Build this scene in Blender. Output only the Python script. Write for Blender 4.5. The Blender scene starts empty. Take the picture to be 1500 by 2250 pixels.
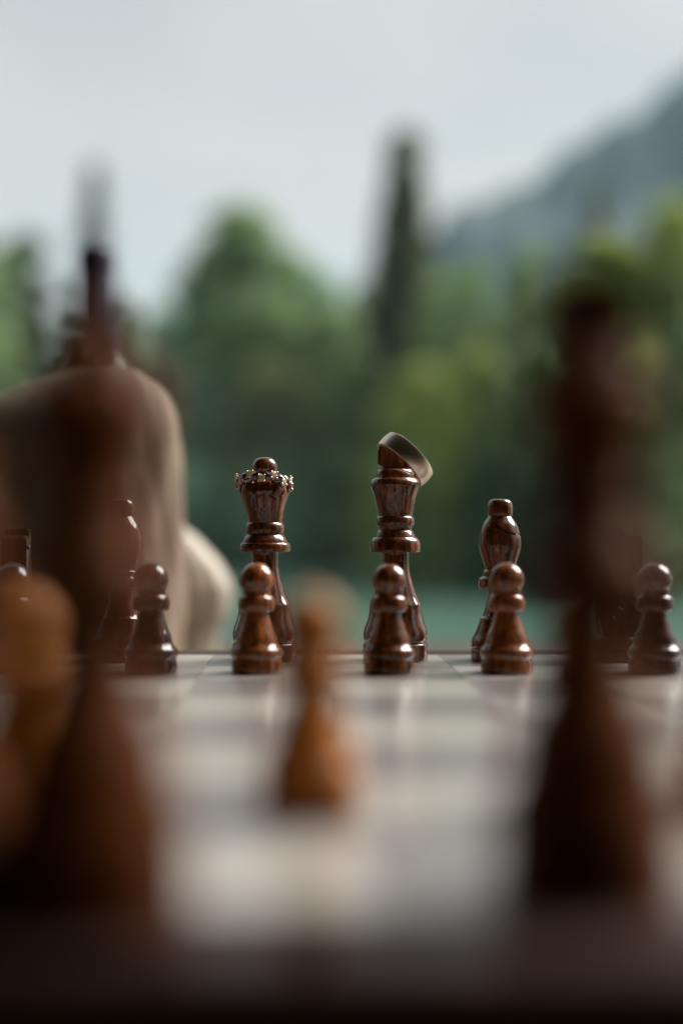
import bpy, bmesh, math, random
import numpy as np
from mathutils import Vector, Matrix, Euler
R = math.radians
random.seed(7)
rng = np.random.default_rng(7)

# ------------------------------------------------------------------ camera
F = 2900.0            # focal length in pixels of the 1500 x 2250 photograph
XC, YH = 660.0, 1170.0  # where the board's files and the horizon vanish
S = 0.040             # one square of the board
H = 0.0437            # lens height above the board
scn = bpy.context.scene
cam = bpy.data.cameras.new('camera')
camo = bpy.data.objects.new('camera', cam)
scn.collection.objects.link(camo)
scn.camera = camo
camo.location = (0, 0, H)
camo.rotation_euler = (R(90), 0, 0)
cam.sensor_fit = 'VERTICAL'
cam.sensor_height = 36
cam.sensor_width = 24
cam.lens = F / 2250 * 36
cam.shift_x = (750 - XC) / 2250
cam.shift_y = (YH - 1125) / 2250
cam.clip_start = 0.01
cam.clip_end = 9000
cam.dof.use_dof = True
cam.dof.focus_distance = 11.15 * S
cam.dof.aperture_fstop = cam.lens / 15.5
cam.dof.aperture_blades = 0

# ------------------------------------------------------------------ world, sun, exposure
SUN_EL, SUN_AZ = R(43), R(63)      # azimuth measured from +Y towards +X
w = bpy.data.worlds.new('World')
scn.world = w
w.use_nodes = True
nt = w.node_tree
nt.nodes.clear()
sky = nt.nodes.new('ShaderNodeTexSky')
sky.sky_type = 'NISHITA'
sky.sun_disc = False
sky.sun_elevation = SUN_EL
sky.sun_rotation = SUN_AZ
sky.air_density = 1.0
sky.dust_density = 3.0
sky.ozone_density = 1.0
tc = nt.nodes.new('ShaderNodeTexCoord')
no = nt.nodes.new('ShaderNodeTexNoise')
no.inputs['Scale'].default_value = 1.6
no.inputs['Detail'].default_value = 4
mr = nt.nodes.new('ShaderNodeMapRange')
mr.inputs['From Min'].default_value = 0.35
mr.inputs['From Max'].default_value = 0.68
mr.inputs['To Min'].default_value = 0.55
mr.inputs['To Max'].default_value = 0.95
mx = nt.nodes.new('ShaderNodeMix')
mx.data_type = 'RGBA'
mx.inputs[7].default_value = (7.5, 7.1, 6.6, 1)
bg = nt.nodes.new('ShaderNodeBackground')
bg.inputs['Strength'].default_value = 0.052
wo = nt.nodes.new('ShaderNodeOutputWorld')
L = nt.links.new
mpw = nt.nodes.new('ShaderNodeMapping'); mpw.inputs['Location'].default_value = (0.25, 0.0, 0.4)
L(tc.outputs['Generated'], mpw.inputs['Vector']); L(mpw.outputs[0], no.inputs['Vector'])
L(no.outputs['Fac'], mr.inputs['Value'])
L(mr.outputs['Result'], mx.inputs[0])
L(sky.outputs['Color'], mx.inputs[6])
no2 = nt.nodes.new('ShaderNodeTexNoise'); no2.inputs['Scale'].default_value = 2.6; no2.inputs['Detail'].default_value = 5
mpc = nt.nodes.new('ShaderNodeMapping'); mpc.inputs['Scale'].default_value = (1, 1, 2.2); mpc.inputs['Location'].default_value = (1.7, 0.3, 0.0)
L(tc.outputs['Generated'], mpc.inputs['Vector']); L(mpc.outputs[0], no2.inputs['Vector'])
cr = nt.nodes.new('ShaderNodeMapRange'); cr.inputs['From Min'].default_value = 0.38; cr.inputs['From Max'].default_value = 0.62
L(no2.outputs['Fac'], cr.inputs['Value'])
mxc = nt.nodes.new('ShaderNodeMix'); mxc.data_type = 'RGBA'
mxc.inputs[6].default_value = (6.9, 6.95, 6.7, 1); mxc.inputs[7].default_value = (8.6, 8.1, 7.3, 1)
L(cr.outputs['Result'], mxc.inputs[0]); L(mxc.outputs[2], mx.inputs[7])
L(mx.outputs[2], bg.inputs['Color'])
L(bg.outputs[0], wo.inputs[0])

sl = bpy.data.lights.new('sun', 'SUN')
sl.energy = 5.0
sl.angle = R(38)
sl.color = (1.0, 0.95, 0.88)
so = bpy.data.objects.new('sun', sl)
scn.collection.objects.link(so)
d = Vector((math.sin(SUN_AZ) * math.cos(SUN_EL), math.cos(SUN_AZ) * math.cos(SUN_EL), math.sin(SUN_EL)))
so.rotation_euler = d.to_track_quat('Z', 'Y').to_euler()
so.location = (3, 3, 8)

vs = scn.view_settings
vs.view_transform = 'Standard'
vs.look = 'None'
vs.exposure = 0.80
vs.gamma = 1.0
vs.use_curve_mapping = False
scn.render.engine = 'CYCLES'
scn.cycles.use_denoising = True
scn.cycles.max_bounces = 8
scn.cycles.volume_bounces = 2
scn.cycles.sample_clamp_indirect = 6

C = scn.collection

# ------------------------------------------------------------------ helpers
def at(px, D):
    """world X of photograph column px on the plane at distance D"""
    return (px - XC) / F * D

def zat(py, D):
    return H + (YH - py) / F * D

def link(name, me, mat=None, parent=None, loc=None):
    o = bpy.data.objects.new(name, me)
    C.objects.link(o)
    if mat is not None and me is not None and not me.materials:
        me.materials.append(mat)
    if parent is not None:
        o.parent = parent
    if loc is not None:
        o.location = loc
    return o

def tag(o, label=None, cat=None, group=None, kind=None):
    if label: o['label'] = label
    if cat: o['category'] = cat
    if group: o['group'] = group
    if kind: o['kind'] = kind
    return o

def thing(name, label, cat, loc=(0, 0, 0), rz=0, group=None):
    o = bpy.data.objects.new(name, None)
    o.empty_display_size = 0.01
    C.objects.link(o)
    o.location = loc
    o.rotation_euler = (0, 0, rz)
    return tag(o, label, cat, group)

def pymesh(name, v, f, smooth=False, sharp=None):
    me = bpy.data.meshes.new(name)
    me.from_pydata([tuple(p) for p in v], [], [tuple(q) for q in f])
    me.update()
    if smooth:
        me.polygons.foreach_set('use_smooth', [True] * len(me.polygons))
        if sharp:
            me.set_sharp_from_angle(angle=R(sharp))
    return me

def box_mesh(name, x0, x1, y0, y1, z0, z1, bevel=0.0, seg=2):
    bm = bmesh.new()
    bmesh.ops.create_cube(bm, size=1)
    for v in bm.verts:
        v.co = Vector((x0 + (v.co.x + .5) * (x1 - x0), y0 + (v.co.y + .5) * (y1 - y0), z0 + (v.co.z + .5) * (z1 - z0)))
    if bevel:
        bmesh.ops.bevel(bm, geom=bm.edges[:], offset=bevel, segments=seg, affect='EDGES', profile=0.6)
    me = bpy.data.meshes.new(name)
    bm.to_mesh(me)
    bm.free()
    return me

def curve(pts, n=5):
    """smooth a profile of (r, z[, 'c']) points; 'c' keeps a hard corner"""
    out = []
    P = [(p[0], p[1]) for p in pts]
    corner = [len(p) > 2 for p in pts]
    corner[0] = corner[-1] = True
    for i in range(len(P) - 1):
        a, b = np.array(P[i]), np.array(P[i + 1])
        ma = np.zeros(2) if False else ((b - a) if corner[i] else (b - np.array(P[i - 1])) / 2)
        mb = (b - a) if corner[i + 1] else (np.array(P[i + 2]) - a) / 2
        L0 = np.linalg.norm(b - a)
        for m in (ma, mb):
            l = np.linalg.norm(m)
            if l > 1.2 * L0: m *= 1.2 * L0 / l
        for k in range(n):
            t = k / n
            h1, h2, h3, h4 = 2*t**3 - 3*t**2 + 1, t**3 - 2*t**2 + t, -2*t**3 + 3*t**2, t**3 - t**2
            out.append(h1 * a + h2 * ma + h3 * b + h4 * mb)
    out.append(np.array(P[-1]))
    return out

def lathe(name, pts, mm, seg=72, n=5, mod=None):
    """pts: (radius, height) in photograph pixels, mm: metres per pixel. mod(r,z,a)->r"""
    pr = curve(pts, n)
    v, f = [], []
    for (r, z) in pr:
        for k in range(seg):
            a = 2 * math.pi * k / seg
            rr = max(r, 2e-6 / mm)
            if mod: rr = mod(rr, z, a)
            v.append((rr * mm * math.cos(a), rr * mm * math.sin(a), z * mm))
    for i in range(len(pr) - 1):
        for k in range(seg):
            k2 = (k + 1) % seg
            f.append((i * seg + k, i * seg + k2, (i + 1) * seg + k2, (i + 1) * seg + k))
    return pymesh(name, v, f, True, 38)

# ------------------------------------------------------------------ materials
def mat(name):
    m = bpy.data.materials.new(name)
    m.use_nodes = True
    n = m.node_tree.nodes
    return m, n, m.node_tree.links.new, n['Principled BSDF']

def ramp(n, stops):
    r = n.new('ShaderNodeValToRGB')
    e = r.color_ramp.elements
    e[0].position, e[0].color = stops[0][0], (*stops[0][1], 1)
    e[1].position, e[1].color = stops[-1][0], (*stops[-1][1], 1)
    for p, c in stops[1:-1]:
        x = e.new(p)
        x.color = (*c, 1)
    return r

def wood(name, dark, mid, light, rough, grain=(520, 520, 44), coat=0.0, bump=0.25, fine=2600, cscale=1.0, spec=0.5, crough=0.06):
    m, n, l, b = mat(name)
    tcn = n.new('ShaderNodeTexCoord')
    oi = n.new('ShaderNodeObjectInfo')
    mp = n.new('ShaderNodeMapping')
    mp.inputs['Scale'].default_value = grain
    ml = n.new('ShaderNodeMath'); ml.operation = 'MULTIPLY'; ml.inputs[1].default_value = 0.37
    l(oi.outputs['Random'], ml.inputs[0])
    cb = n.new('ShaderNodeCombineXYZ')
    for i in range(3): l(ml.outputs[0], cb.inputs[i])
    ad = n.new('ShaderNodeVectorMath'); ad.operation = 'ADD'
    l(tcn.outputs['Object'], ad.inputs[0]); l(cb.outputs[0], ad.inputs[1])
    l(ad.outputs[0], mp.inputs['Vector'])
    n1 = n.new('ShaderNodeTexNoise'); n1.inputs['Scale'].default_value = 1.0 * cscale
    n1.inputs['Detail'].default_value = 5; n1.inputs['Roughness'].default_value = 0.62
    l(mp.outputs[0], n1.inputs['Vector'])
    # pores: much finer, stretched along the grain
    mp2 = n.new('ShaderNodeMapping')
    g = max(grain)
    mp2.inputs['Scale'].default_value = tuple(fine * (q / g) for q in grain)
    l(ad.outputs[0], mp2.inputs['Vector'])
    n2 = n.new('ShaderNodeTexNoise'); n2.inputs['Scale'].default_value = 1.0
    n2.inputs['Detail'].default_value = 3
    l(mp2.outputs[0], n2.inputs['Vector'])
    mxn = n.new('ShaderNodeMath'); mxn.operation = 'MULTIPLY_ADD'
    mxn.inputs[1].default_value = 0.45
    l(n2.outputs['Fac'], mxn.inputs[0]); 
    sc = n.new('ShaderNodeMath'); sc.operation = 'MULTIPLY'; sc.inputs[1].default_value = 0.62
    l(n1.outputs['Fac'], sc.inputs[0]); l(sc.outputs[0], mxn.inputs[2])
    rp = ramp(n, [(0.38, dark), (0.53, mid), (0.70, light)])
    l(mxn.outputs[0], rp.inputs['Fac'])
    l(rp.outputs['Color'], b.inputs['Base Color'])
    rr = n.new('ShaderNodeMapRange')
    rr.inputs['From Min'].default_value = 0.3; rr.inputs['From Max'].default_value = 0.7
    rr.inputs['To Min'].default_value = rough * 0.75; rr.inputs['To Max'].default_value = rough * 1.35
    l(n1.outputs['Fac'], rr.inputs['Value']); l(rr.outputs[0], b.inputs['Roughness'])
    bp = n.new('ShaderNodeBump'); bp.inputs['Strength'].default_value = bump; bp.inputs['Distance'].default_value = 0.00012
    l(n2.outputs['Fac'], bp.inputs['Height']); l(bp.outputs[0], b.inputs['Normal'])
    b.inputs['Coat Weight'].default_value = coat
    b.inputs['Coat Roughness'].default_value = crough
    b.inputs['Coat IOR'].default_value = 1.62
    b.inputs['Specular IOR Level'].default_value = spec
    if coat:
        bp2 = n.new('ShaderNodeBump'); bp2.inputs['Strength'].default_value = bump * 0.30; bp2.inputs['Distance'].default_value = 0.00004
        l(n2.outputs['Fac'], bp2.inputs['Height']); l(bp2.outputs[0], b.inputs['Coat Normal'])
    return m

M = {}
M['dark_wood'] = wood('dark_stained_wood', (0.022, 0.006, 0.003), (0.078, 0.020, 0.004), (0.28, 0.080, 0.013), 0.5, coat=1.0, bump=0.12, spec=0.06)
M['brown_wood'] = wood('brown_stained_wood', (0.035, 0.010, 0.004), (0.16, 0.042, 0.009), (0.42, 0.13, 0.026), 0.5, coat=1.0, bump=0.12, spec=0.06)
M['deep_wood'] = wood('deep_stained_wood', (0.007, 0.003, 0.002), (0.028, 0.008, 0.004), (0.09, 0.025, 0.009), 0.5, coat=0.7, bump=0.12, spec=0.06)
M['shaded_honey_wood'] = wood('shaded_honey_wood', (0.038, 0.010, 0.003), (0.095, 0.025, 0.004), (0.17, 0.048, 0.007), 0.6, coat=0.04, crough=0.2, bump=0.12, spec=0.06)  # darker copy of the near set's wood, shade put into the colour
M['lit_honey_wood'] = wood('lit_honey_wood', (0.16, 0.048, 0.008), (0.30, 0.098, 0.014), (0.42, 0.15, 0.022), 0.5, coat=0.15, crough=0.15, bump=0.12, spec=0.06)  # brighter copy of the same wood, light on the pawns put into the colour
M['light_square'] = wood('maple_inlay', (0.28, 0.26, 0.232), (0.335, 0.312, 0.28), (0.385, 0.36, 0.33), 0.42, grain=(30, 420, 300), bump=0.10, coat=1.0, crough=0.23)
M['dark_square'] = wood('walnut_inlay', (0.13, 0.112, 0.106), (0.18, 0.158, 0.15), (0.22, 0.197, 0.188), 0.42, grain=(30, 420, 300), bump=0.12, coat=1.0, crough=0.23)
M['border'] = wood('walnut_border', (0.018, 0.008, 0.006), (0.03, 0.014, 0.010), (0.05, 0.023, 0.015), 0.8, grain=(26, 300, 300), bump=0.12, spec=0.08, coat=0.4, crough=0.22)
M['table'] = wood('table_wood', (0.05, 0.028, 0.018), (0.08, 0.045, 0.028), (0.12, 0.07, 0.045), 0.5, grain=(8, 90, 90), bump=0.2, fine=700)
M['porch'] = wood('porch_timber', (0.06, 0.04, 0.028), (0.10, 0.068, 0.048), (0.15, 0.105, 0.075), 0.6, grain=(3, 40, 40), bump=0.2, fine=200)

def plain(name, col, rough, metal=0.0, noise=0.0, scale=40, **kw):
    m, n, l, b = mat(name)
    b.inputs['Base Color'].default_value = (*col, 1)
    b.inputs['Roughness'].default_value = rough
    b.inputs['Metallic'].default_value = metal
    if noise:
        t = n.new('ShaderNodeTexCoord')
        x = n.new('ShaderNodeTexNoise'); x.inputs['Scale'].default_value = scale; x.inputs['Detail'].default_value = 4
        l(t.outputs['Object'], x.inputs['Vector'])
        rp = ramp(n, [(0.3, tuple(c * (1 - noise) for c in col)), (0.7, tuple(min(1, c * (1 + noise)) for c in col))])
        l(x.outputs['Fac'], rp.inputs['Fac']); l(rp.outputs['Color'], b.inputs['Base Color'])
    for k, v in kw.items():
        b.inputs[k].default_value = v
    return m

M['cream'] = plain('cream_ceramic', (0.46, 0.40, 0.32), 0.45, noise=0.06, scale=30)
M['capsule'] = plain('purple_foil', (0.034, 0.016, 0.046), 0.4, noise=0.2, scale=60)
M['bottle'] = plain('dark_bottle_glass', (0.012, 0.010, 0.008), 0.3)
M['paper'] = plain('label_paper', (0.10, 0.07, 0.06), 0.7, noise=.1)
M['leather'] = plain('dark_leather', (0.035, 0.022, 0.018), 0.5, noise=.25, scale=25)
M['linen'] = plain('tan_linen', (0.27, 0.205, 0.15), 0.9, noise=.12, scale=45)
M['rose_gold'] = plain('rose_gold', (0.80, 0.50, 0.34), 0.18, 1.0)
M['champagne'] = plain('champagne_gem', (0.95, 0.80, 0.60), 0.03, **{'Transmission Weight': 0.45, 'IOR': 2.1})
M['midnight'] = plain('midnight_gem', (0.012, 0.018, 0.035), 0.05, **{'IOR': 1.9})

# brushed band: fine scratches running round the ring
m, n, l, b = mat('brushed_titanium')
b.inputs['Base Color'].default_value = (0.84, 0.73, 0.62, 1)
b.inputs['Metallic'].default_value = 1
tcn = n.new('ShaderNodeTexCoord')
mp = n.new('ShaderNodeMapping'); mp.inputs['Scale'].default_value = (60, 60, 5000)
nx = n.new('ShaderNodeTexNoise'); nx.inputs['Scale'].default_value = 1; nx.inputs['Detail'].default_value = 3
l(tcn.outputs['Object'], mp.inputs['Vector']); l(mp.outputs[0], nx.inputs['Vector'])
rr = n.new('ShaderNodeMapRange'); rr.inputs['To Min'].default_value = 0.26; rr.inputs['To Max'].default_value = 0.36
l(nx.outputs['Fac'], rr.inputs['Value']); l(rr.outputs[0], b.inputs['Roughness'])
bp = n.new('ShaderNodeBump'); bp.inputs['Strength'].default_value = 0.02; bp.inputs['Distance'].default_value = 0.00005
l(nx.outputs['Fac'], bp.inputs['Height']); l(bp.outputs[0], b.inputs['Normal'])
tg = n.new('ShaderNodeTangent'); tg.direction_type = 'RADIAL'; tg.axis = 'Z'
l(tg.outputs[0], b.inputs['Tangent']); b.inputs['Anisotropic'].default_value = 0.7
M['titanium'] = m

def leaf_mat(name, c1, c2):
    m, n, l, b = mat(name)
    g = n.new('ShaderNodeNewGeometry')
    rp = ramp(n, [(0.0, c1), (1.0, c2)])
    l(g.outputs['Random Per Island'], rp.inputs['Fac'])
    l(rp.outputs['Color'], b.inputs['Base Color'])
    b.inputs['Roughness'].default_value = 0.55
    tr = n.new('ShaderNodeBsdfTranslucent')
    l(rp.outputs['Color'], tr.inputs['Color'])
    ms = n.new('ShaderNodeMixShader'); ms.inputs[0].default_value = 0.55
    l(b.outputs[0], ms.inputs[1]); l(tr.outputs[0], ms.inputs[2])
    l(ms.outputs[0], n['Material Output'].inputs['Surface'])
    return m
M['leaf_mid'] = leaf_mat('leaf_mid_green', (0.18, 0.27, 0.12), (0.33, 0.45, 0.21))
M['leaf_yellow'] = leaf_mat('leaf_yellow_green', (0.22, 0.29, 0.06), (0.40, 0.47, 0.12))
M['leaf_hazy'] = leaf_mat('leaf_hazy_blue_green', (0.20, 0.32, 0.22), (0.36, 0.50, 0.36))  # pale blue of the haze put into the leaf colour
M['leaf_olive'] = leaf_mat('leaf_olive', (0.17, 0.20, 0.08), (0.32, 0.34, 0.15))
M['leaf_dark'] = leaf_mat('leaf_dark_green', (0.05, 0.10, 0.04), (0.11, 0.19, 0.07))
M['needle'] = leaf_mat('conifer_needle', (0.075, 0.09, 0.045), (0.17, 0.20, 0.095))
M['needle_green'] = leaf_mat('conifer_needle_green', (0.020, 0.050, 0.035), (0.05, 0.095, 0.06))
M['bark'] = plain('bark', (0.07, 0.05, 0.035), 0.9, noise=0.4, scale=3)

m, n, l, b = mat('grass_and_forest_floor')
tcn = n.new('ShaderNodeTexCoord')
nx = n.new('ShaderNodeTexNoise'); nx.inputs['Scale'].default_value = 0.15; nx.inputs['Detail'].default_value = 8
l(tcn.outputs['Object'], nx.inputs['Vector'])
rp = ramp(n, [(0.3, (0.03, 0.06, 0.02)), (0.55, (0.06, 0.10, 0.03)), (0.75, (0.09, 0.12, 0.04))])
l(nx.outputs['Fac'], rp.inputs['Fac']); l(rp.outputs['Color'], b.inputs['Base Color'])
b.inputs['Roughness'].default_value = 0.9
M['ground'] = m
m, n, l, b = mat('forested_slope')
tcn = n.new('ShaderNodeTexCoord')
nx = n.new('ShaderNodeTexNoise'); nx.inputs['Scale'].default_value = 0.02; nx.inputs['Detail'].default_value = 8
l(tcn.outputs['Object'], nx.inputs['Vector'])
rp = ramp(n, [(0.3, (0.018, 0.040, 0.042)), (0.7, (0.045, 0.075, 0.072))])  # distance haze tinted into the slope's own colour
l(nx.outputs['Fac'], rp.inputs['Fac']); l(rp.outputs['Color'], b.inputs['Base Color'])
b.inputs['Roughness'].default_value = 0.9
M['slope'] = m
m, n, l, b = mat('lake_water')
b.inputs['Base Color'].default_value = (0.10, 0.19, 0.155, 1)
b.inputs['Roughness'].default_value = 0.12
b.inputs['IOR'].default_value = 1.33
tcn = n.new('ShaderNodeTexCoord')
nx = n.new('ShaderNodeTexNoise'); nx.inputs['Scale'].default_value = 2.5; nx.inputs['Detail'].default_value = 4
l(tcn.outputs['Object'], nx.inputs['Vector'])
bp = n.new('ShaderNodeBump'); bp.inputs['Strength'].default_value = 0.6; bp.inputs['Distance'].default_value = 0.12
l(nx.outputs['Fac'], bp.inputs['Height']); l(bp.outputs[0], b.inputs['Normal'])
M['lake'] = m

# ------------------------------------------------------------------ the setting
def sstep(a, b, x):
    t = np.clip((x - a) / (b - a), 0, 1)
    return t * t * (3 - 2 * t)

def ground_z(x, y):
    x = np.asarray(x, float); y = np.asarray(y, float)
    sh = 68 - 26 * sstep(5, 16, x)              # the far shore comes nearer on the right
    z = -0.80 - 1.9 * sstep(7, 18, y)
    z = z + 0.85 * sstep(sh - 2, sh + 3, y)
    z = z + 13 * sstep(sh + 8, sh + 75, y) + 16 * sstep(140, 320, y)
    z = z + 0.5 * np.sin(x * 0.13 + 1.3) * np.sin(y * 0.09) * sstep(75, 110, y)
    return z

ys = np.concatenate([np.linspace(-40, 0, 6), np.linspace(2, 30, 29), np.linspace(32, 160, 65), np.linspace(170, 500, 23), np.linspace(600, 2600, 12)])
xs = np.concatenate([np.linspace(-2600, -140, 10), np.linspace(-120, 120, 97), np.linspace(140, 2600, 10)])
gx, gy = np.meshgrid(xs, ys)
gz = ground_z(gx, gy)
nv = len(xs)
gv = np.stack([gx, gy, gz], -1).reshape(-1, 3)
gf = [(j * nv + i, j * nv + i + 1, (j + 1) * nv + i + 1, (j + 1) * nv + i) for j in range(len(ys) - 1) for i in range(nv - 1)]
tag(link('ground', pymesh('ground', gv, gf, True), M['ground']), 'grassy ground rising to wooded far shore', kind='structure')
tag(link('lake', pymesh('lake', [(-140, 9, -2.05), (140, 9, -2.05), (140, 76, -2.05), (-140, 76, -2.05)], [(0, 1, 2, 3)]), M['lake']), 'pale teal lake water behind the board', kind='structure')

# blue mountain on the right
Dm = 600.0
kx = [640, 760, 900, 980, 1090, 1200, 1330, 1500, 1700, 2000, 2400]
ky = [860, 700, 545, 478, 420, 366, 282, 160, 30, -120, -80]
mxs = np.linspace(at(640, Dm), at(2400, Dm), 90)
tops = np.interp(mxs, [at(k, Dm) for k in kx], [zat(k, Dm) for k in ky])
tops = tops + 2.5 * np.sin(mxs * 0.11) + 2 * np.sin(mxs * 0.27 + 1)
mys = np.linspace(-1, 1, 25)
mv = []
for t in mys:
    fall = 1 - abs(t) ** 1.15
    for x, tp in zip(mxs, tops):
        mv.append((x + 20 * t * math.sin(x * .02), Dm + t * 210, 8 + (tp - 8) * fall + (9 * math.sin(x * .05 + t * 9) * (1 - fall) * fall * 4)))
nm = len(mxs)
mf = [(j * nm + i, j * nm + i + 1, (j + 1) * nm + i + 1, (j + 1) * nm + i) for j in range(len(mys) - 1) for i in range(nm - 1)]
tag(link('mountain', pymesh('mountain', mv, mf, True), M['slope']), 'blue hazy mountain ridge rising to the right', kind='structure')

# unseen porch: roof read off reflections, walls and rear roof added for shade
tag(link('porch_shade_roof', box_mesh('porch_shade_roof', -3.0, 0.62, -3.2, 1.5, 1.75, 1.85), M['porch']), kind='structure')
tag(link('added_shade_wall', box_mesh('added_shade_wall', -3.0, 2.6, -3.3, -3.2, -0.8, 1.85), M['porch']), kind='structure')
tag(link('added_side_shade_wall', box_mesh('added_side_shade_wall', -3.1, -3.0, -3.2, 3.0, -0.8, 1.85), M['porch']), kind='structure')
tag(link('porch_shade_roof', box_mesh('porch_shade_roof', 0.62, 2.7, -3.2, -0.35, 1.75, 1.85), M['porch']), kind='structure')
tag(link('added_side_shade_wall', box_mesh('added_side_shade_wall', 2.6, 2.7, -3.2, -0.35, -0.8, 1.749), M['porch']), kind='structure')
for (x, y) in ((0.55, 1.43), (-2.9, 1.43)):
    tag(link('porch_post', box_mesh('porch_post', x - .05, x + .05, y - .05, y + .05, -0.85, 1.75), M['porch']), kind='structure')

# haze between the camera and the hills
hm = bpy.data.materials.new('haze')
hm.use_nodes = True
hn = hm.node_tree.nodes
hn.clear()
pv = hn.new('ShaderNodeVolumePrincipled')
pv.inputs['Color'].default_value = (0.55, 0.80, 1.0, 1)
pv.inputs['Density'].default_value = 0.00020
pv.inputs['Anisotropy'].default_value = 0.2
ho = hn.new('ShaderNodeOutputMaterial')
hm.node_tree.links.new(pv.outputs[0], ho.inputs['Volume'])
tag(link('haze', box_mesh('haze', -2700, 2700, -60, 2700, -4.5, 330), hm), 'thin pale haze over lake and hills', kind='stuff')

# ------------------------------------------------------------------ trees
def quads(cent, size, up_bias=0.3):
    """random leaf quads around the given centres"""
    n = len(cent)
    a = rng.normal(size=(n, 3)); a /= np.linalg.norm(a, axis=1)[:, None]
    b = rng.normal(size=(n, 3)); b -= (a * b).sum(1)[:, None] * a
    b /= np.linalg.norm(b, axis=1)[:, None]
    s = size * rng.uniform(0.6, 1.3, size=(n, 1))
    v = np.stack([cent - a * s, cent + b * s * .55, cent + a * s, cent - b * s * .55], 1).reshape(-1, 3)
    f = np.arange(n * 4).reshape(n, 4)
    return v, f

def leaf_mesh(name, v, f):
    me = bpy.data.meshes.new(name)
    me.vertices.add(len(v)); me.vertices.foreach_set('co', v.astype(np.float32).ravel())
    me.loops.add(len(f) * 4); me.loops.foreach_set('vertex_index', f.astype(np.int32).ravel())
    me.polygons.add(len(f))
    me.polygons.foreach_set('loop_start', np.arange(0, len(f) * 4, 4, dtype=np.int32))
    me.update(calc_edges=True)
    return me

def limb(v, f, p, q, r0, r1, seg=7):
    p, q = np.array(p, float), np.array(q, float)
    ax = q - p; ax /= np.linalg.norm(ax)
    u = np.cross(ax, (0.31, 0.2, 0.93)) if abs(ax[2]) < .9 else np.cross(ax, (1, 0, 0))
    u /= np.linalg.norm(u); w_ = np.cross(ax, u)
    o = len(v)
    for c, r in ((p, r0), (q, r1)):
        for k in range(seg):
            t = 2 * math.pi * k / seg
            v.append(c + r * (math.cos(t) * u + math.sin(t) * w_))
    for k in range(seg):
        f.append((o + k, o + (k + 1) % seg, o + seg + (k + 1) % seg, o + seg + k))

def broad_tree(px, py, wpx, D, m, label, leaves=5200, low=0.12, name='broadleaf_tree', group=None):
    x = at(px, D); z0 = float(ground_z(x, D)) - .05
    hgt = zat(py, D) - z0
    rad = wpx / F * D / 2
    t = thing(name, label, 'tree' if name != 'shrub' else 'shrub', (x, D, z0), 0, group)
    v, f = [], []
    tr = max(0.08, hgt * 0.022)
    limb(v, f, (0, 0, -.3), (0.02 * hgt, 0, hgt * .45), tr, tr * .7, 9)
    limb(v, f, (0.02 * hgt, 0, hgt * .45), (0, 0.03 * hgt, hgt * .86), tr * .7, tr * .2, 9)
    lumps = []
    nl = 16
    for k in range(nl):
        u = (k + .5) / nl
        zz = low + (0.93 - low) * u
        prof = max(.25, 1 - (abs(u - .42) / .66) ** 2.2) ** .5
        a = k * 2.4 + rng.uniform(-.4, .4)
        rr = rad * prof * rng.uniform(.25, .72)
        lr = rad * rng.uniform(.34, .52) * (0.55 + .45 * prof)
        c = np.array((rr * math.cos(a), rr * math.sin(a), min(zz * hgt, hgt - lr * .8)))
        lumps.append((c, lr))
        limb(v, f, (0, 0, max(.1 * hgt, c[2] * .62)), c * np.array((.9, .9, 1)), tr * .4, tr * .1, 5)
    lumps.append((np.array((0, 0, hgt - rad * .33)), rad * .36))
    link('trunk', pymesh('trunk', v, f, True), M['bark'], t)
    cents = []
    tot = sum(l_[1] ** 2 for l_ in lumps)
    for c, lr in lumps:
        k = int(leaves * lr * lr / tot)
        dd = rng.normal(size=(k, 3)); dd /= np.linalg.norm(dd, axis=1)[:, None]
        r_ = lr * rng.uniform(.45, 1.08, size=(k, 1)) ** .6
        cents.append(c + dd * r_ * np.array((1, 1, .82)))
    cents = np.concatenate(cents)
    cents[:, 2] = np.maximum(cents[:, 2], .1)
    lv, lf = quads(cents, max(.10, rad * .085))
    link('crown', leaf_mesh('crown', lv, lf), M[m], t)
    return t

def conifer(px, py, wpx, D, m, label, low=0.06, slim=1.0, tipw=0.10):
    x = at(px, D); z0 = float(ground_z(x, D)) - .05
    hgt = zat(py, D) - z0
    rad = wpx / F * D / 2
    t = thing('conifer_tree', label, 'tree', (x, D, z0))
    v, f = [], []
    tr = hgt * .014
    limb(v, f, (0, 0, -.3), (0, 0, hgt * .98), tr, tr * .08, 9)
    cents = []
    nw = 46
    for k in range(nw):
        u = low + (1 - low) * (k / nw) ** .9
        rr = rad * ((1 - u) ** slim * rng.uniform(.8, 1.12) + tipw)
        nb = 7
        for j in range(nb):
            a = j * 2 * math.pi / nb + k * .7 + rng.uniform(-.2, .2)
            tip = np.array((rr * math.cos(a), rr * math.sin(a), u * hgt - rr * .28))
            root = np.array((0, 0, u * hgt))
            if k % 2 == 0: limb(v, f, root, root + (tip - root) * .9, tr * .22, tr * .05, 4)
            q = max(14, int(26 * (rr / rad)))
            s = rng.uniform(.12, 1.05, size=(q, 1))
            p = root + (tip - root) * s + rng.normal(size=(q, 3)) * rr * .07
            cents.append(p)
    link('trunk', pymesh('trunk', v, f, True), M['bark'], t)
    cents = np.concatenate(cents)
    lv, lf = quads(cents, max(.14, rad * .11))
    link('crown', leaf_mesh('crown', lv, lf), M[m], t)
    return t

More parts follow.
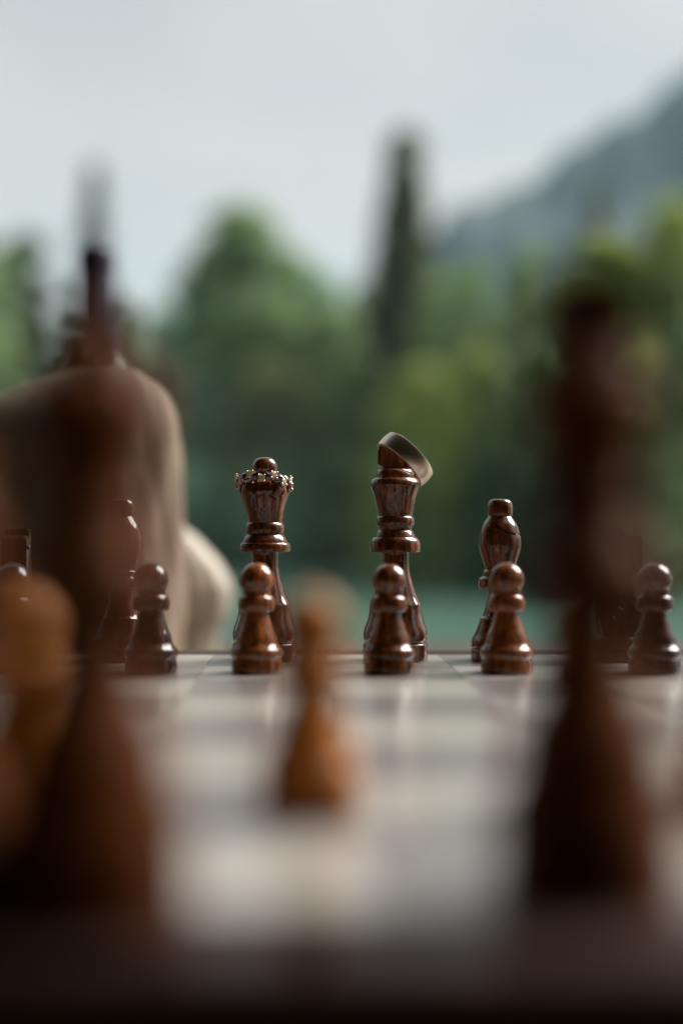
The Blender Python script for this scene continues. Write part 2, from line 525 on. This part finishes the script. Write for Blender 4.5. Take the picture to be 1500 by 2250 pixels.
broad_tree(-110, 470, 420, 78, 'leaf_mid', 'tall green tree behind the wine bottle, beside the slim spire')
broad_tree(60, 505, 250, 84, 'leaf_dark', 'dark green round tree behind the wine bottle neck')
broad_tree(210, 600, 240, 92, 'leaf_dark', 'low dark tree below the slim teal spire')
conifer(207, 350, 150, 88, 'needle_green', 'slim teal conifer spire standing above the bottle', slim=.8, tipw=.16)
broad_tree(370, 680, 260, 100, 'leaf_hazy', 'low blue-green tree under the dip of open sky')
broad_tree(545, 448, 380, 80, 'leaf_mid', 'tall rounded tree rising above the gem-ringed queen', leaves=7000)
broad_tree(440, 640, 270, 86, 'leaf_hazy', 'blue-green tree at the foot of the tall rounded tree')
broad_tree(700, 590, 300, 84, 'leaf_hazy', 'blue-green tree filling the gap before the dark conifer')
conifer(887, 285, 440, 72, 'needle', 'tall dark brown conifer rising above the ringed king', slim=1.3, tipw=.11)
conifer(1312, 385, 150, 62, 'needle', 'thin dark conifer standing against the blue mountain', slim=.8)
broad_tree(1030, 575, 260, 60, 'leaf_mid', 'green tree below the start of the mountain ridge')
broad_tree(1165, 545, 250, 52, 'leaf_mid', 'deep green tree in front of the mountain foot')
broad_tree(1320, 520, 300, 50, 'leaf_yellow', 'yellow-green tree around the thin dark conifer')
broad_tree(1490, 430, 290, 50, 'leaf_yellow', 'tall yellow-green tree reaching up the mountain side', leaves=6500)
broad_tree(1640, 380, 330, 54, 'leaf_yellow', 'tallest yellow-green tree beyond the mountain side tree')
low_trees = [(250, 690, 260, 96, 'leaf_hazy', 'blue-green tree between the slim spire and the dip of sky'),
             (730, 660, 300, 76, 'leaf_mid', 'mid green tree filling the low point of the treeline'),
             (640, 570, 270, 90, 'leaf_hazy', 'shorter blue-green tree tucked against the tall rounded tree'),
             (815, 610, 260, 84, 'leaf_hazy', 'shorter blue-green tree tucked against the tall dark conifer'),
             (975, 600, 260, 68, 'leaf_mid', 'green tree between the tall dark conifer and the mountain ridge'),
             (1400, 560, 280, 56, 'leaf_yellow', 'yellow-green tree between thin conifer and the tallest yellow-green trees'),
             (330, 800, 300, 86, 'leaf_hazy', 'low blue-green bush tree on the hazy far shore'),
             (480, 850, 300, 76, 'leaf_hazy', 'pale blue-green bush tree beside the tan cloth bag'),
             (600, 800, 330, 72, 'leaf_olive', 'olive bush tree above the gem-ringed queen'),
             (770, 760, 300, 70, 'leaf_mid', 'mid green bush tree between queen and king'),
             (925, 790, 300, 56, 'leaf_yellow', 'bright yellow-green bush tree behind the tilted ring'),
             (1060, 760, 300, 48, 'leaf_yellow', 'bright green bush tree above the dark bishop'),
             (1210, 740, 320, 46, 'leaf_mid', 'green bush tree behind the blurred king crown'),
             (1370, 760, 320, 46, 'leaf_yellow', 'yellow-green bush tree beside the blurred king cross'),
             (1510, 700, 300, 44, 'leaf_dark', 'dark bush tree at the yellow-green tree foot')]
for a in low_trees:
    broad_tree(*a, leaves=4200, low=.02, name='broadleaf_tree')
shrubs = [(120, 1000, 420, 72, 'leaf_hazy', 'wide blue-green shrub hidden behind the wine bottle'),
          (420, 1010, 340, 71, 'leaf_hazy', 'blue-green shrub at the water between tan bag and queen'),
          (640, 1000, 340, 70, 'leaf_hazy', 'blue-green shrub at the water just beyond the lone orange pawn'),
          (800, 980, 300, 69, 'leaf_mid', 'green shrub at the water between queen and king'),
          (960, 990, 320, 52, 'leaf_mid', 'green shrub at the water between king and bishop'),
          (1110, 960, 320, 45, 'leaf_dark', 'dark green shrub directly behind the far bishop'),
          (1290, 960, 340, 44, 'leaf_dark', 'dark green shrub behind the near king'),
          (1470, 950, 340, 43, 'leaf_mid', 'green shrub behind the lone far knight')]
for a in shrubs:
    broad_tree(*a, leaves=3400, low=-.05, name='shrub', group='shrubs along the far shore')

# ------------------------------------------------------------------ table, bottle, bowl
TZ = -0.045
t = thing('wooden_table', 'brown wooden table carrying the chess board', 'table', (0, 0.40, -0.80))
for k in range(7):
    y0 = -0.36 + k * 0.145
    link('plank', box_mesh('plank', -0.62, 0.52, y0, y0 + 0.1435, 0.725, 0.80 + TZ, 0.002), M['table'], t)
for sx in (-0.56, 0.46):
    for sy in (-0.30, 0.58):
        link('leg', box_mesh('leg', sx - .03, sx + .03, sy - .03, sy + .03, 0.0, 0.7245, 0.003), M['table'], t)

DB = 1.0
t = thing('wine_bottle', 'dark wine bottle with a dark purple capsule behind the board', 'bottle', (at(212, DB), DB, TZ))
bp_ = [(0, 0.004), (0.030, 0.0006), (0.0365, 0.003), (0.0378, 0.012), (0.0378, 0.10), (0.0376, 0.162), (0.0355, 0.181), (0.0290, 0.197), (0.0215, 0.208), (0.0165, 0.217), (0.0140, 0.229)]
link('body', lathe('body', bp_, 1.0, 72, 5), M['bottle'], t)
np_ = [(0.0150, 0.214, 'c'), (0.0154, 0.217), (0.0148, 0.25), (0.0138, 0.285), (0.0150, 0.2885), (0.0150, 0.297), (0.0135, 0.3035), (0, 0.3050)]
link('capsule', lathe('capsule', np_, 1.0, 48, 5), M['capsule'], t)
link('label', lathe('label', [(0.0381, 0.05, 'c'), (0.0381, 0.14, 'c')], 1.0, 72, 2), M['paper'], t)

def cloth_bag(name, label, D, outline, depth, m, seed):
    """soft filled bag: outline rows (photo y, left x, right x) at distance D, rounded in depth, with folds"""
    r_ = np.random.default_rng(seed)
    rows = [(zat(y, D), at(l_, D), at(rr_, D)) for y, l_, rr_ in outline]
    zs = np.array([q[0] for q in rows])[::-1]; ls = np.array([q[1] for q in rows])[::-1]; rs = np.array([q[2] for q in rows])[::-1]
    zs = np.concatenate([[TZ + .0005, TZ + .012], zs]); ls = np.concatenate([[ls[0] * .9 + rs[0] * .1, ls[0]], ls]); rs = np.concatenate([[rs[0] * .9 + ls[0] * .1, rs[0]], rs])
    zz = np.linspace(zs[0], zs[-1], 60); seg = 72
    lo_, hi_ = np.interp(zz, zs, ls), np.interp(zz, zs, rs)
    ker = np.ones(5) / 5
    lo_[2:-2] = np.convolve(lo_, ker, 'valid'); hi_[2:-2] = np.convolve(hi_, ker, 'valid')
    cx0 = (lo_.mean() + hi_.mean()) / 2
    wmax = (hi_ - lo_).max() / 2
    ph = r_.uniform(0, 6.28, 6)
    v, f = [], []
    for i_, z in enumerate(zz):
        c = (lo_[i_] + hi_[i_]) / 2; a_ = (hi_[i_] - lo_[i_]) / 2
        b_ = depth * (a_ / wmax) ** .7
        for k in range(seg):
            t_ = 2 * math.pi * k / seg
            fold = 1 + .018 * math.sin(7 * t_ + ph[0] + 40 * z) + .014 * math.sin(13 * t_ + ph[1] - 70 * z) + .010 * math.sin(23 * t_ + ph[2] + 110 * z)
            v.append((c - cx0 + a_ * math.cos(t_) * fold, b_ * math.sin(t_) * fold, z - TZ))
    for i_ in range(len(zz) - 1):
        for k in range(seg):
            k2 = (k + 1) % seg
            f.append((i_ * seg + k, i_ * seg + k2, (i_ + 1) * seg + k2, (i_ + 1) * seg + k))
    f.append(tuple((len(zz) - 1) * seg + k for k in range(seg)))
    f.append(tuple(reversed(range(seg))))
    t = thing(name, label, 'bag', (cx0, D, TZ))
    link('cloth', pymesh('cloth', v, f, True), m, t)
    return t
cloth_bag('cloth_bag', 'large plump tan cloth bag behind the foreground queen', 0.72,
          [(812, 205, 262), (818, 180, 290), (830, 130, 318), (850, 60, 347), (880, -30, 370), (930, -110, 388), (1000, -150, 396), (1200, -150, 399), (1420, -140, 400)], 0.040, M['linen'], 3)
cloth_bag('cloth_bag', 'small cream cloth bag slumped against the large tan bag', 0.80,
          [(1158, 345, 400), (1175, 320, 425), (1200, 300, 450), (1240, 285, 487), (1290, 275, 512), (1340, 280, 506), (1390, 295, 485), (1430, 300, 478)], 0.022, M['cream'], 5)

# ------------------------------------------------------------------ the board: a folding chess box
BX = 0.228 * S           # the d/e line
Y0 = 3.8 * S             # near edge of the first rank
t = thing('chess_board', 'wooden folding chess box with inlaid maple and walnut squares', 'chess board', (BX, Y0 + 4 * S, TZ))
BH = -TZ
gap = 0.00005
sqm = {}
for key in ('light_square', 'dark_square'):
    me = box_mesh(key, -S / 2 + gap, S / 2 - gap, -S / 2 + gap, S / 2 - gap, BH - 0.003, BH, 0.00006, 1)
    me.materials.append(M[key])
    sqm[key] = me
for fi in range(8):
    for ra in range(8):
        key = 'dark_square' if (fi + ra) % 2 == 0 else 'light_square'
        o = link(key, sqm[key], None, t, ((fi - 3.5) * S, (ra - 3.5) * S, 0))
B = 0.47 * S
e4 = 4 * S
link('box_core', box_mesh('box_core', -e4 - B + .004, e4 + B - .004, -e4 - B + .004, e4 + B - .004, 0.002, BH - 0.0032), M['border'], t)
for (x0, x1, y0, y1) in ((-e4 - B, e4 + B, -e4 - B, -e4 - gap), (-e4 - B, e4 + B, e4 + gap, e4 + B)):
    link('border_strip', box_mesh('border_strip', x0, x1, y0, y1, BH - .006, BH, 0.0012), M['border'], t)
for (x0, x1) in ((-e4 - B, -e4 - gap), (e4 + gap, e4 + B)):
    link('border_strip', box_mesh('border_strip', x0, x1, -e4 + gap, e4 - gap, BH - .006, BH, 0.0008), M['border'], t)
for (x0, x1, y0, y1) in ((-e4 - B + .001, e4 + B - .001, -e4 - B + .001, -e4 - B + .0038), (-e4 - B + .001, e4 + B - .001, e4 + B - .0038, e4 + B - .001),
                         (-e4 - B + .001, -e4 - B + .0038, -e4 - B + .004, e4 + B - .004), (e4 + B - .0038, e4 + B - .001, -e4 - B + .004, e4 + B - .004)):
    link('side_panel', box_mesh('side_panel', x0, x1, y0, y1, 0.0, BH - .0062), M['border'], t)

# ------------------------------------------------------------------ chess pieces (profiles in photograph pixels, base at 0)
M8 = 11.3 * S / F
M7 = 10.3 * S / F
def up(base, pts):
    return [(p[0], base - p[1]) + tuple(p[2:]) for p in reversed(pts)]

TALL_BASE = [(0, 1461.5), (66, 1461.8, 'c'), (70, 1461), (71, 1455), (71, 1436), (70.5, 1427), (69, 1424), (66, 1422, 'c')]
TALL_BASE = [(r, 1462 - y, *c) for r, y, *c in TALL_BASE]
TALL_STEM = up(1462, [(31, 1225, 'c'), (30.2, 1230), (30, 1250), (31, 1264), (34, 1280), (40, 1300), (48.5, 1322), (56, 1336), (57.5, 1339, 'c'), (57.2, 1350), (59, 1364), (63, 1377), (68.5, 1392), (70.6, 1405), (69.5, 1415), (66, 1422, 'c')])
KING_COLLAR = up(1462, [(38, 1168, 'c'), (36.5, 1171), (36, 1176, 'c'), (39, 1179), (41.5, 1184), (43.5, 1189), (44, 1191.5, 'c'), (48, 1193), (53, 1199), (55, 1207), (55.3, 1219), (54.5, 1224), (53, 1225, 'c'), (31, 1225, 'c')])
KING_HEAD = up(1462, [(0, 1041), (31, 1041.5, 'c'), (36, 1043), (40, 1048), (41.5, 1055), (41, 1061, 'c'), (46, 1062.5), (51, 1066), (54.5, 1073), (54.6, 1079), (52, 1086), (48.5, 1094), (45, 1106), (42, 1120), (39.5, 1134), (38.2, 1146, 'c'), (41, 1149), (42.3, 1155), (42, 1162), (40, 1167), (38, 1168, 'c')])
QUEEN_COLLAR = up(1462, [(39, 1185, 'c'), (42, 1188), (46, 1193), (49, 1199), (50, 1203.5, 'c'), (54, 1205), (56.5, 1210), (56.5, 1219), (55, 1223.5), (53, 1224.5, 'c'), (31, 1225, 'c')])
QUEEN_HEAD = up(1462, [(18, 1056, 'c'), (30, 1058), (40, 1062), (47, 1068), (52, 1074.5, 'c'), (54.5, 1082), (56, 1091), (54, 1099, 'c'), (50, 1107), (46.5, 1117), (42.5, 1131), (40, 1146), (38.3, 1160, 'c'), (41, 1163), (43, 1169), (43, 1177), (41, 1183), (39, 1185, 'c')])
QUEEN_BALL = up(1462, [(0, 1016.5), (9, 1017), (18, 1020), (24, 1026), (27, 1034), (27.3, 1042), (25, 1049), (20, 1055), (17.5, 1058, 'c')])
PAWN_BASE = [(0, 0.5), (50, 0.2, 'c'), (54, 1.0), (55.8, 6), (55.8, 14), (54.5, 24), (52.8, 31.5, 'c'), (55, 35), (57.8, 42), (57.8, 46), (55, 53), (50.5, 58), (46.5, 64), (45.2, 68, 'c')]
PAWN_STEM = [(45.2, 68, 'c'), (44.2, 74), (42.3, 82), (36.5, 96), (31, 112), (27.2, 124), (25.3, 134, 'c')]
PAWN_COLLAR = [(25.3, 134, 'c'), (35.5, 135.5, 'c'), (38.6, 140), (39.8, 149), (39, 160), (36, 167), (31.5, 171, 'c')]
PAWN_HEAD = [(31.5, 171, 'c')] + [(37.9 * math.sin(a), 203.8 - 37.9 * math.cos(a)) for a in np.linspace(1.02, math.pi, 12)]
PAWN_HEAD[1] = (32.3, 184 - 0.5)
PAWN_HEAD = [(31.0, 171, 'c')] + [(37.9 * math.sin(a), 204.2 - 37.9 * math.cos(a)) for a in np.linspace(0.98, math.pi - .02, 12)][0:]
BASE_B = [(0, 0.5), (59, 0.2, 'c'), (63, 1), (64, 8), (64, 20), (63, 24), (60.5, 26, 'c')]
BISHOP_STEM = [(60.5, 26, 'c'), (63, 30), (63.3, 40), (61.5, 47), (55, 58), (47, 79), (44.8, 88), (44, 92, 'c'), (38, 99), (33.5, 113), (29.5, 129), (27, 146), (26.5, 157, 'c')]
BISHOP_COLLAR = [(26.5, 157, 'c'), (43, 157.5, 'c'), (46.8, 161), (47.5, 169), (46.5, 178), (43, 182, 'c'), (38.5, 184), (37.8, 191), (36, 196), (30.5, 200, 'c')]
BISHOP_HEAD = [(30.5, 200, 'c'), (33, 204), (35.5, 212), (39.5, 226), (44.5, 242), (46.2, 258), (43.8, 278), (37.5, 297), (28.5, 311), (24.8, 316, 'c')]
BISHOP_KNOB = [(24.8, 316, 'c'), (27, 320), (27.8, 330), (27.5, 339), (24.5, 348), (19, 352.5), (10, 354), (0, 354.3)]

# crown of the queen: shallow notches cut into the rim
def crown_cut(r, z, a):
    if 1462 - 1101 < z < 1462 - 1066:
        t_ = (a / (2 * math.pi) * 8 + 0.31) % 1.0
        dd = abs(t_ - .5) * 2
        k = max(0, 1 - dd / 0.28)
        hz = min(1, (z - (1462 - 1101)) / 14)
        return r * (1 - 0.12 * (k ** .8) * hz)
    return r

# the bishop's mitre: a slanting saw cut on one side of the head
def mitre_cut(r, z, a):
    x = r * math.cos(a); y = r * math.sin(a)
    if z < 230 or z > 312: return r
    u = x * 0.80 - y * 0.60
    dist = (z - 283) * 0.88 + (u - 26) * 0.47
    if u > 2 and abs(dist) < 3.1:
        return r * (0.80 + 0.2 * max(0, (abs(dist) - 1.9) / 1.2))
    return r

MESH = {}
def build_meshes():
    MESH['king'] = [('base', lathe('base', TALL_BASE, M8)), ('stem', lathe('stem', TALL_STEM, M8)),
                    ('collar', lathe('collar', KING_COLLAR, M8)), ('crown', lathe('crown', KING_HEAD, M8))]
    # cross: a flat fretted block
    half = [(-27, 420.5), (-30, 426), (-38.5, 427.5), (-38.5, 461), (-32.5, 465), (-32, 476), (-30, 481), (-12, 482)]
    out = half + [(-x, z) for x, z in reversed(half)]
    bm = bmesh.new()
    vs_ = [bm.verts.new((x * M8, -20 * M8, z * M8)) for x, z in out]
    fc = bm.faces.new(vs_)
    ex = bmesh.ops.extrude_face_region(bm, geom=[fc])
    for v_ in ex['geom']:
        if isinstance(v_, bmesh.types.BMVert): v_.co.y += 40 * M8
    bmesh.ops.recalc_face_normals(bm, faces=bm.faces[:])
    bmesh.ops.bevel(bm, geom=[e for e in bm.edges], offset=0.0003, segments=2, affect='EDGES')
    me = bpy.data.meshes.new('cross'); bm.to_mesh(me); bm.free()
    MESH['king'].append(('cross', me))
    MESH['queen'] = [('base', lathe('base', TALL_BASE, M8)), ('stem', lathe('stem', TALL_STEM, M8)),
                     ('collar', lathe('collar', QUEEN_COLLAR, M8)), ('crown', lathe('crown', QUEEN_HEAD, M8, 160, 6, crown_cut)),
                     ('finial', lathe('finial', QUEEN_BALL, M8))]
    MESH['pawn'] = [('base', lathe('base', PAWN_BASE, M7)), ('stem', lathe('stem', PAWN_STEM, M7)),
                    ('collar', lathe('collar', PAWN_COLLAR, M7)), ('head', lathe('head', PAWN_HEAD, M7))]
    MESH['bishop'] = [('base', lathe('base', BASE_B, M8)), ('stem', lathe('stem', BISHOP_STEM, M8)),
                      ('collar', lathe('collar', BISHOP_COLLAR, M8)), ('head', lathe('head', BISHOP_HEAD, M8, 180, 16, mitre_cut)),
                      ('finial', lathe('finial', BISHOP_KNOB, M8))]
    # knight: turned foot and a sawn horse's head with chamfered edges
    kf = [(0, 0.5), (59, 0.2, 'c'), (63, 1), (64, 8), (64, 20), (63, 24), (60.5, 26, 'c'), (63, 30), (62.5, 40), (58, 50), (50, 56, 'c'), (0, 57)]
    foot = lathe('base', kf, M8)
    prof = [(-47, 55), (-53, 80), (-56, 120), (-54, 165), (-49, 205), (-42, 240), (-33, 270), (-25, 288), (-9, 288), (-5, 275), (0, 272), (33, 272), (38, 266),
            (39, 232), (38, 200), (33, 196), (20, 194), (12, 186), (17, 170), (28, 148), (39, 118), (46, 85), (44, 55)]
    bm = bmesh.new()
    def thick(z): return 27 + 14 * max(0, (150 - z) / 95) ** 1.5
    A = [bm.verts.new((x * M8, -thick(z) * M8, z * M8)) for x, z in prof]
    Bv = [bm.verts.new((x * M8, thick(z) * M8, z * M8)) for x, z in prof]
    bm.faces.new(A); bm.faces.new(list(reversed(Bv)))
    for i in range(len(prof)):
        j = (i + 1) % len(prof)
        bm.faces.new((A[j], A[i], Bv[i], Bv[j]))
    bmesh.ops.recalc_face_normals(bm, faces=bm.faces[:])
    rim = [e for e in bm.edges if (e.verts[0] in A and e.verts[1] in A) or (e.verts[0] in Bv and e.verts[1] in Bv)]
    bmesh.ops.bevel(bm, geom=rim, offset=0.0006, segments=2, affect='EDGES')
    me = bpy.data.meshes.new('head'); bm.to_mesh(me); bm.free()
    # mane ridge and eye
    mane = box_mesh('mane', -60 * M8, -50 * M8, -7 * M8, 7 * M8, 90 * M8, 215 * M8, 0.0008)
    bm = bmesh.new()
    bmesh.ops.create_uvsphere(bm, u_segments=16, v_segments=10, radius=5.5 * M8)
    eye = bpy.data.meshes.new('eye'); bm.to_mesh(eye); bm.free()
    MESH['knight'] = [('base', foot), ('head', me), ('mane', mane), ('eye', eye), ('eye', eye)]
build_meshes()
for parts in MESH.values():
    for nm_, me in parts:
        if nm_ in ('mane', 'cross'): pass

def piece(kind, side, px, D, label, rz=0.0, group=None, tilt=0.0):
    wood_m = {'dark': M['dark_wood'], 'honey': M['shaded_honey_wood'], 'lit_honey': M['lit_honey_wood'], 'brown': M['brown_wood'], 'deep': M['deep_wood']}[side]
    t = thing(kind + '_chess_piece', label, 'chess ' + kind, (at(px, D), D, 0.0), rz, group)
    eye_n = 0
    k_ = 1 + random.uniform(-.012, .012)
    if kind == 'pawn': t.scale = (1 + random.uniform(-.015, .015), 1 + random.uniform(-.015, .015), k_)
    for nm_, me in MESH[kind]:
        key = me.name + side
        o = bpy.data.objects.new(nm_, me)
        C.objects.link(o)
        o.parent = t
        if not me.materials: me.materials.append(wood_m)
        o.material_slots[0].link = 'OBJECT'
        o.material_slots[0].material = wood_m
        if nm_ == 'eye':
            o.location = (14 * M8, (-27 if eye_n == 0 else 27) * M8, 248 * M8)
            eye_n += 1
    return t

D7, D8 = 10.3 * S, 11.3 * S
QX, KX = at(582, D8), at(868, D8)
piece('queen', 'dark', 582, D8, 'dark brown queen wearing a band of small gems round its crown', 0.2)
piece('king', 'dark', 868, D8, 'dark brown king with a plain metal band slung over its cross', 0.0)
piece('bishop', 'dark', 1098, D8, 'dark brown bishop standing beside the king', 0.12)
piece('bishop', 'dark', 268, D8, 'dark brown bishop half hidden behind the near queen', 1.9)
piece('knight', 'deep', 1366, D8, 'dark knight turned sideways, beside the far bishop and blurred king', 0.0)
piece('knight', 'deep', 37, D8, 'dark knight facing the near pieces, beside the half hidden bishop', R(-90) + .05)
piece('pawn', 'dark', 855, D7, 'dark brown pawn standing in front of the king with the metal band', .4)
piece('pawn', 'brown', 564, D7, 'dark brown pawn standing in front of the gem-ringed queen', 1.7)
piece('pawn', 'brown', 1112, D7, 'brown pawn standing in front of the far bishop beside the king', 2.9)
piece('pawn', 'deep', 1438, D7, 'dark pawn standing in front of the sideways knight', 4.1)
piece('pawn', 'deep', 333, D7 + .0005, 'dark pawn standing in front of the half hidden bishop', 5.2)
piece('pawn', 'deep', 29, D7, 'dark pawn standing in front of the knight that faces the near pieces', 0.9)

D1, D2 = 3.98 * S, 5.22 * S
piece('king', 'honey', 1292, D1, 'large blurred honey-brown king with a square cross in the foreground', 0.15)
piece('queen', 'honey', 203, D1 - .2 * S, 'large blurred honey-brown queen in the foreground before the tan bag', 0.5)
piece('bishop', 'honey', -140, 3.95 * S, 'blurred honey-brown bishop beside the foreground queen', 2.2)
piece('pawn', 'lit_honey', 684, D2, 'blurred orange pawn alone between the foreground queen and king', 0.3)
piece('pawn', 'lit_honey', 48, D2, 'blurred orange pawn behind the foreground queen and bishop', 1.3)
piece('pawn', 'lit_honey', 1262, D2, 'blurred brown pawn hidden behind the foreground king', 2.3)
piece('pawn', 'lit_honey', 1610, D2 + .1 * S, 'blurred brown pawn half cut off beyond the foreground king', 3.3)

# ------------------------------------------------------------------ the plain band on the king
def band(name, ro, ri, wid, seg=128):
    """comfort-fit band round local Z"""
    prof = []
    hw = wid / 2
    for k in range(9):
        u = -1 + 2 * k / 8
        prof.append((ro - 0.00035 * u * u, hw * .94 * u))
    prof.append((ro - .0007, hw)); prof.append((ri + .0004, hw))
    for k in range(7):
        u = 1 - 2 * k / 6
        prof.append((ri + 0.0002 * u * u, hw * .93 * u))
    prof.append((ri + .0004, -hw)); prof.append((ro - .0007, -hw))
    n_ = len(prof)
    v, f = [], []
    for k in range(seg):
        a = 2 * math.pi * k / seg
        for r, z in prof: v.append((r * math.cos(a), r * math.sin(a), z))
    for k in range(seg):
        for j in range(n_):
            f.append((k * n_ + j, ((k + 1) % seg) * n_ + j, ((k + 1) % seg) * n_ + (j + 1) % n_, k * n_ + (j + 1) % n_))
    return pymesh(name, v, f, True, 32)

ax = Vector((0.70, 0.17, 0.69)).normalized()
rb = link('wedding_band', band('wedding_band', 0.01060, 0.00925, 0.0061), M['titanium'])
rb.location = (at(889, D8), D8 - 0.0005, zat(1010.5, D8))
rb.rotation_euler = ax.to_track_quat('Z', 'Y').to_euler()
tag(rb, 'wide brushed metal wedding band tilted over the dark king cross', 'ring')

# ------------------------------------------------------------------ the gem band on the queen
gr = thing('gem_ring', 'rose gold ring of champagne gems and dark leaves crowning the queen', 'ring', (at(579.5, D8), D8, zat(1061, D8)))
gr.rotation_euler = (R(-12), R(3), 0)
GR = 0.0088
def torus(name, r0, r1, seg=96, ms=10, wave=0.0, nw=7):
    v, f = [], []
    for k in range(seg):
        a = 2 * math.pi * k / seg
        zc = wave * math.sin(nw * a)
        for j in range(ms):
            b_ = 2 * math.pi * j / ms
            r = r0 + r1 * math.cos(b_)
            v.append((r * math.cos(a), r * math.sin(a), zc + r1 * math.sin(b_)))
    for k in range(seg):
        for j in range(ms):
            f.append((k * ms + j, ((k + 1) % seg) * ms + j, ((k + 1) % seg) * ms + (j + 1) % ms, k * ms + (j + 1) % ms))
    return pymesh(name, v, f, True)
link('vine', torus('vine', GR - .0002, .00042, wave=.0006), M['rose_gold'], gr)
link('vine', torus('vine', GR - .0002, .00034, wave=-.0006), M['rose_gold'], gr)

def gem_mesh(name, r, sx=1.0, seg=8):
    """brilliant: table, crown, girdle, pavilion, facing +X"""
    rings = [(0.0, -0.85 * r), (r * .55, -.42 * r), (r, 0.0), (r, .08 * r), (r * .8, .26 * r), (r * .52, .40 * r)]
    v, f = [], []
    for q, (rr, h_) in enumerate(rings):
        for k in range(seg):
            a = 2 * math.pi * (k + .5 * (q % 2)) / seg
            v.append((h_, max(rr, 1e-6) * math.cos(a) * sx, max(rr, 1e-6) * math.sin(a)))
    for q in range(len(rings) - 1):
        for k in range(seg):
            f.append((q * seg + k, q * seg + (k + 1) % seg, (q + 1) * seg + (k + 1) % seg, (q + 1) * seg + k))
    f.append(tuple((len(rings) - 1) * seg + k for k in range(seg)))
    bm = bmesh.new()
    me = pymesh(name, v, f)
    bm.from_mesh(me); bmesh.ops.recalc_face_normals(bm, faces=bm.faces[:]); bm.to_mesh(me); bm.free()
    return me
def marquise(name, a_, b_, h_):
    """pointed leaf-shaped cut stone facing +X, long along Y"""
    v, f = [], []
    n_ = 12
    for lvl, (s, x) in enumerate(((1.0, -.3 * h_), (1.0, 0), (.62, .62 * h_), (.3, .8 * h_))):
        for k in range(n_):
            t_ = 2 * math.pi * k / n_
            y = a_ * math.cos(t_) * s
            z = b_ * math.sin(t_) * abs(math.sin(t_)) ** .35 * s
            v.append((x, y, z))
    for q in range(3):
        for k in range(n_):
            f.append((q * n_ + k, q * n_ + (k + 1) % n_, (q + 1) * n_ + (k + 1) % n_, (q + 1) * n_ + k))
    f.append(tuple(3 * n_ + k for k in range(n_)))
    me = pymesh(name, v, f)
    bm = bmesh.new(); bm.from_mesh(me); bmesh.ops.recalc_face_normals(bm, faces=bm.faces[:]); bm.to_mesh(me); bm.free()
    return me
gm = gem_mesh('gem', 0.00128)
gm.materials.append(M['champagne'])
lm_ = marquise('dark_leaf', 0.0021, 0.00135, 0.0010)
lm_.materials.append(M['midnight'])
bm = bmesh.new()
bmesh.ops.create_uvsphere(bm, u_segments=12, v_segments=8, radius=0.00042)
pr_ = bpy.data.meshes.new('prong'); bm.to_mesh(pr_); bm.free()
pr_.polygons.foreach_set('use_smooth', [True] * len(pr_.polygons))
pr_.materials.append(M['rose_gold'])
NG = 14
for k in range(NG):
    a = 2 * math.pi * k / NG + R(-94)
    zz = 0.0007 * (1 if k % 2 else -1)
    q = Matrix.Rotation(a, 4, 'Z')
    g = link('gem', gm, None, gr)
    g.matrix_local = q @ Matrix.Translation((GR + .0006, 0, zz))
    for (dy, dz) in ((-.8, .8), (.8, .8), (-.8, -.8), (.8, -.8)):
        p = link('prong', pr_, None, g)
        p.location = (0.00025, dy * .00125, dz * .00125)
    a2 = a + math.pi / NG
    q2 = Matrix.Rotation(a2, 4, 'Z')
    lf_ = link('dark_leaf', lm_, None, gr)
    lf_.matrix_local = q2 @ Matrix.Translation((GR + .0003, 0, 0.0002)) @ Matrix.Rotation(R(28) * (1 if k % 2 else -1), 4, 'X')
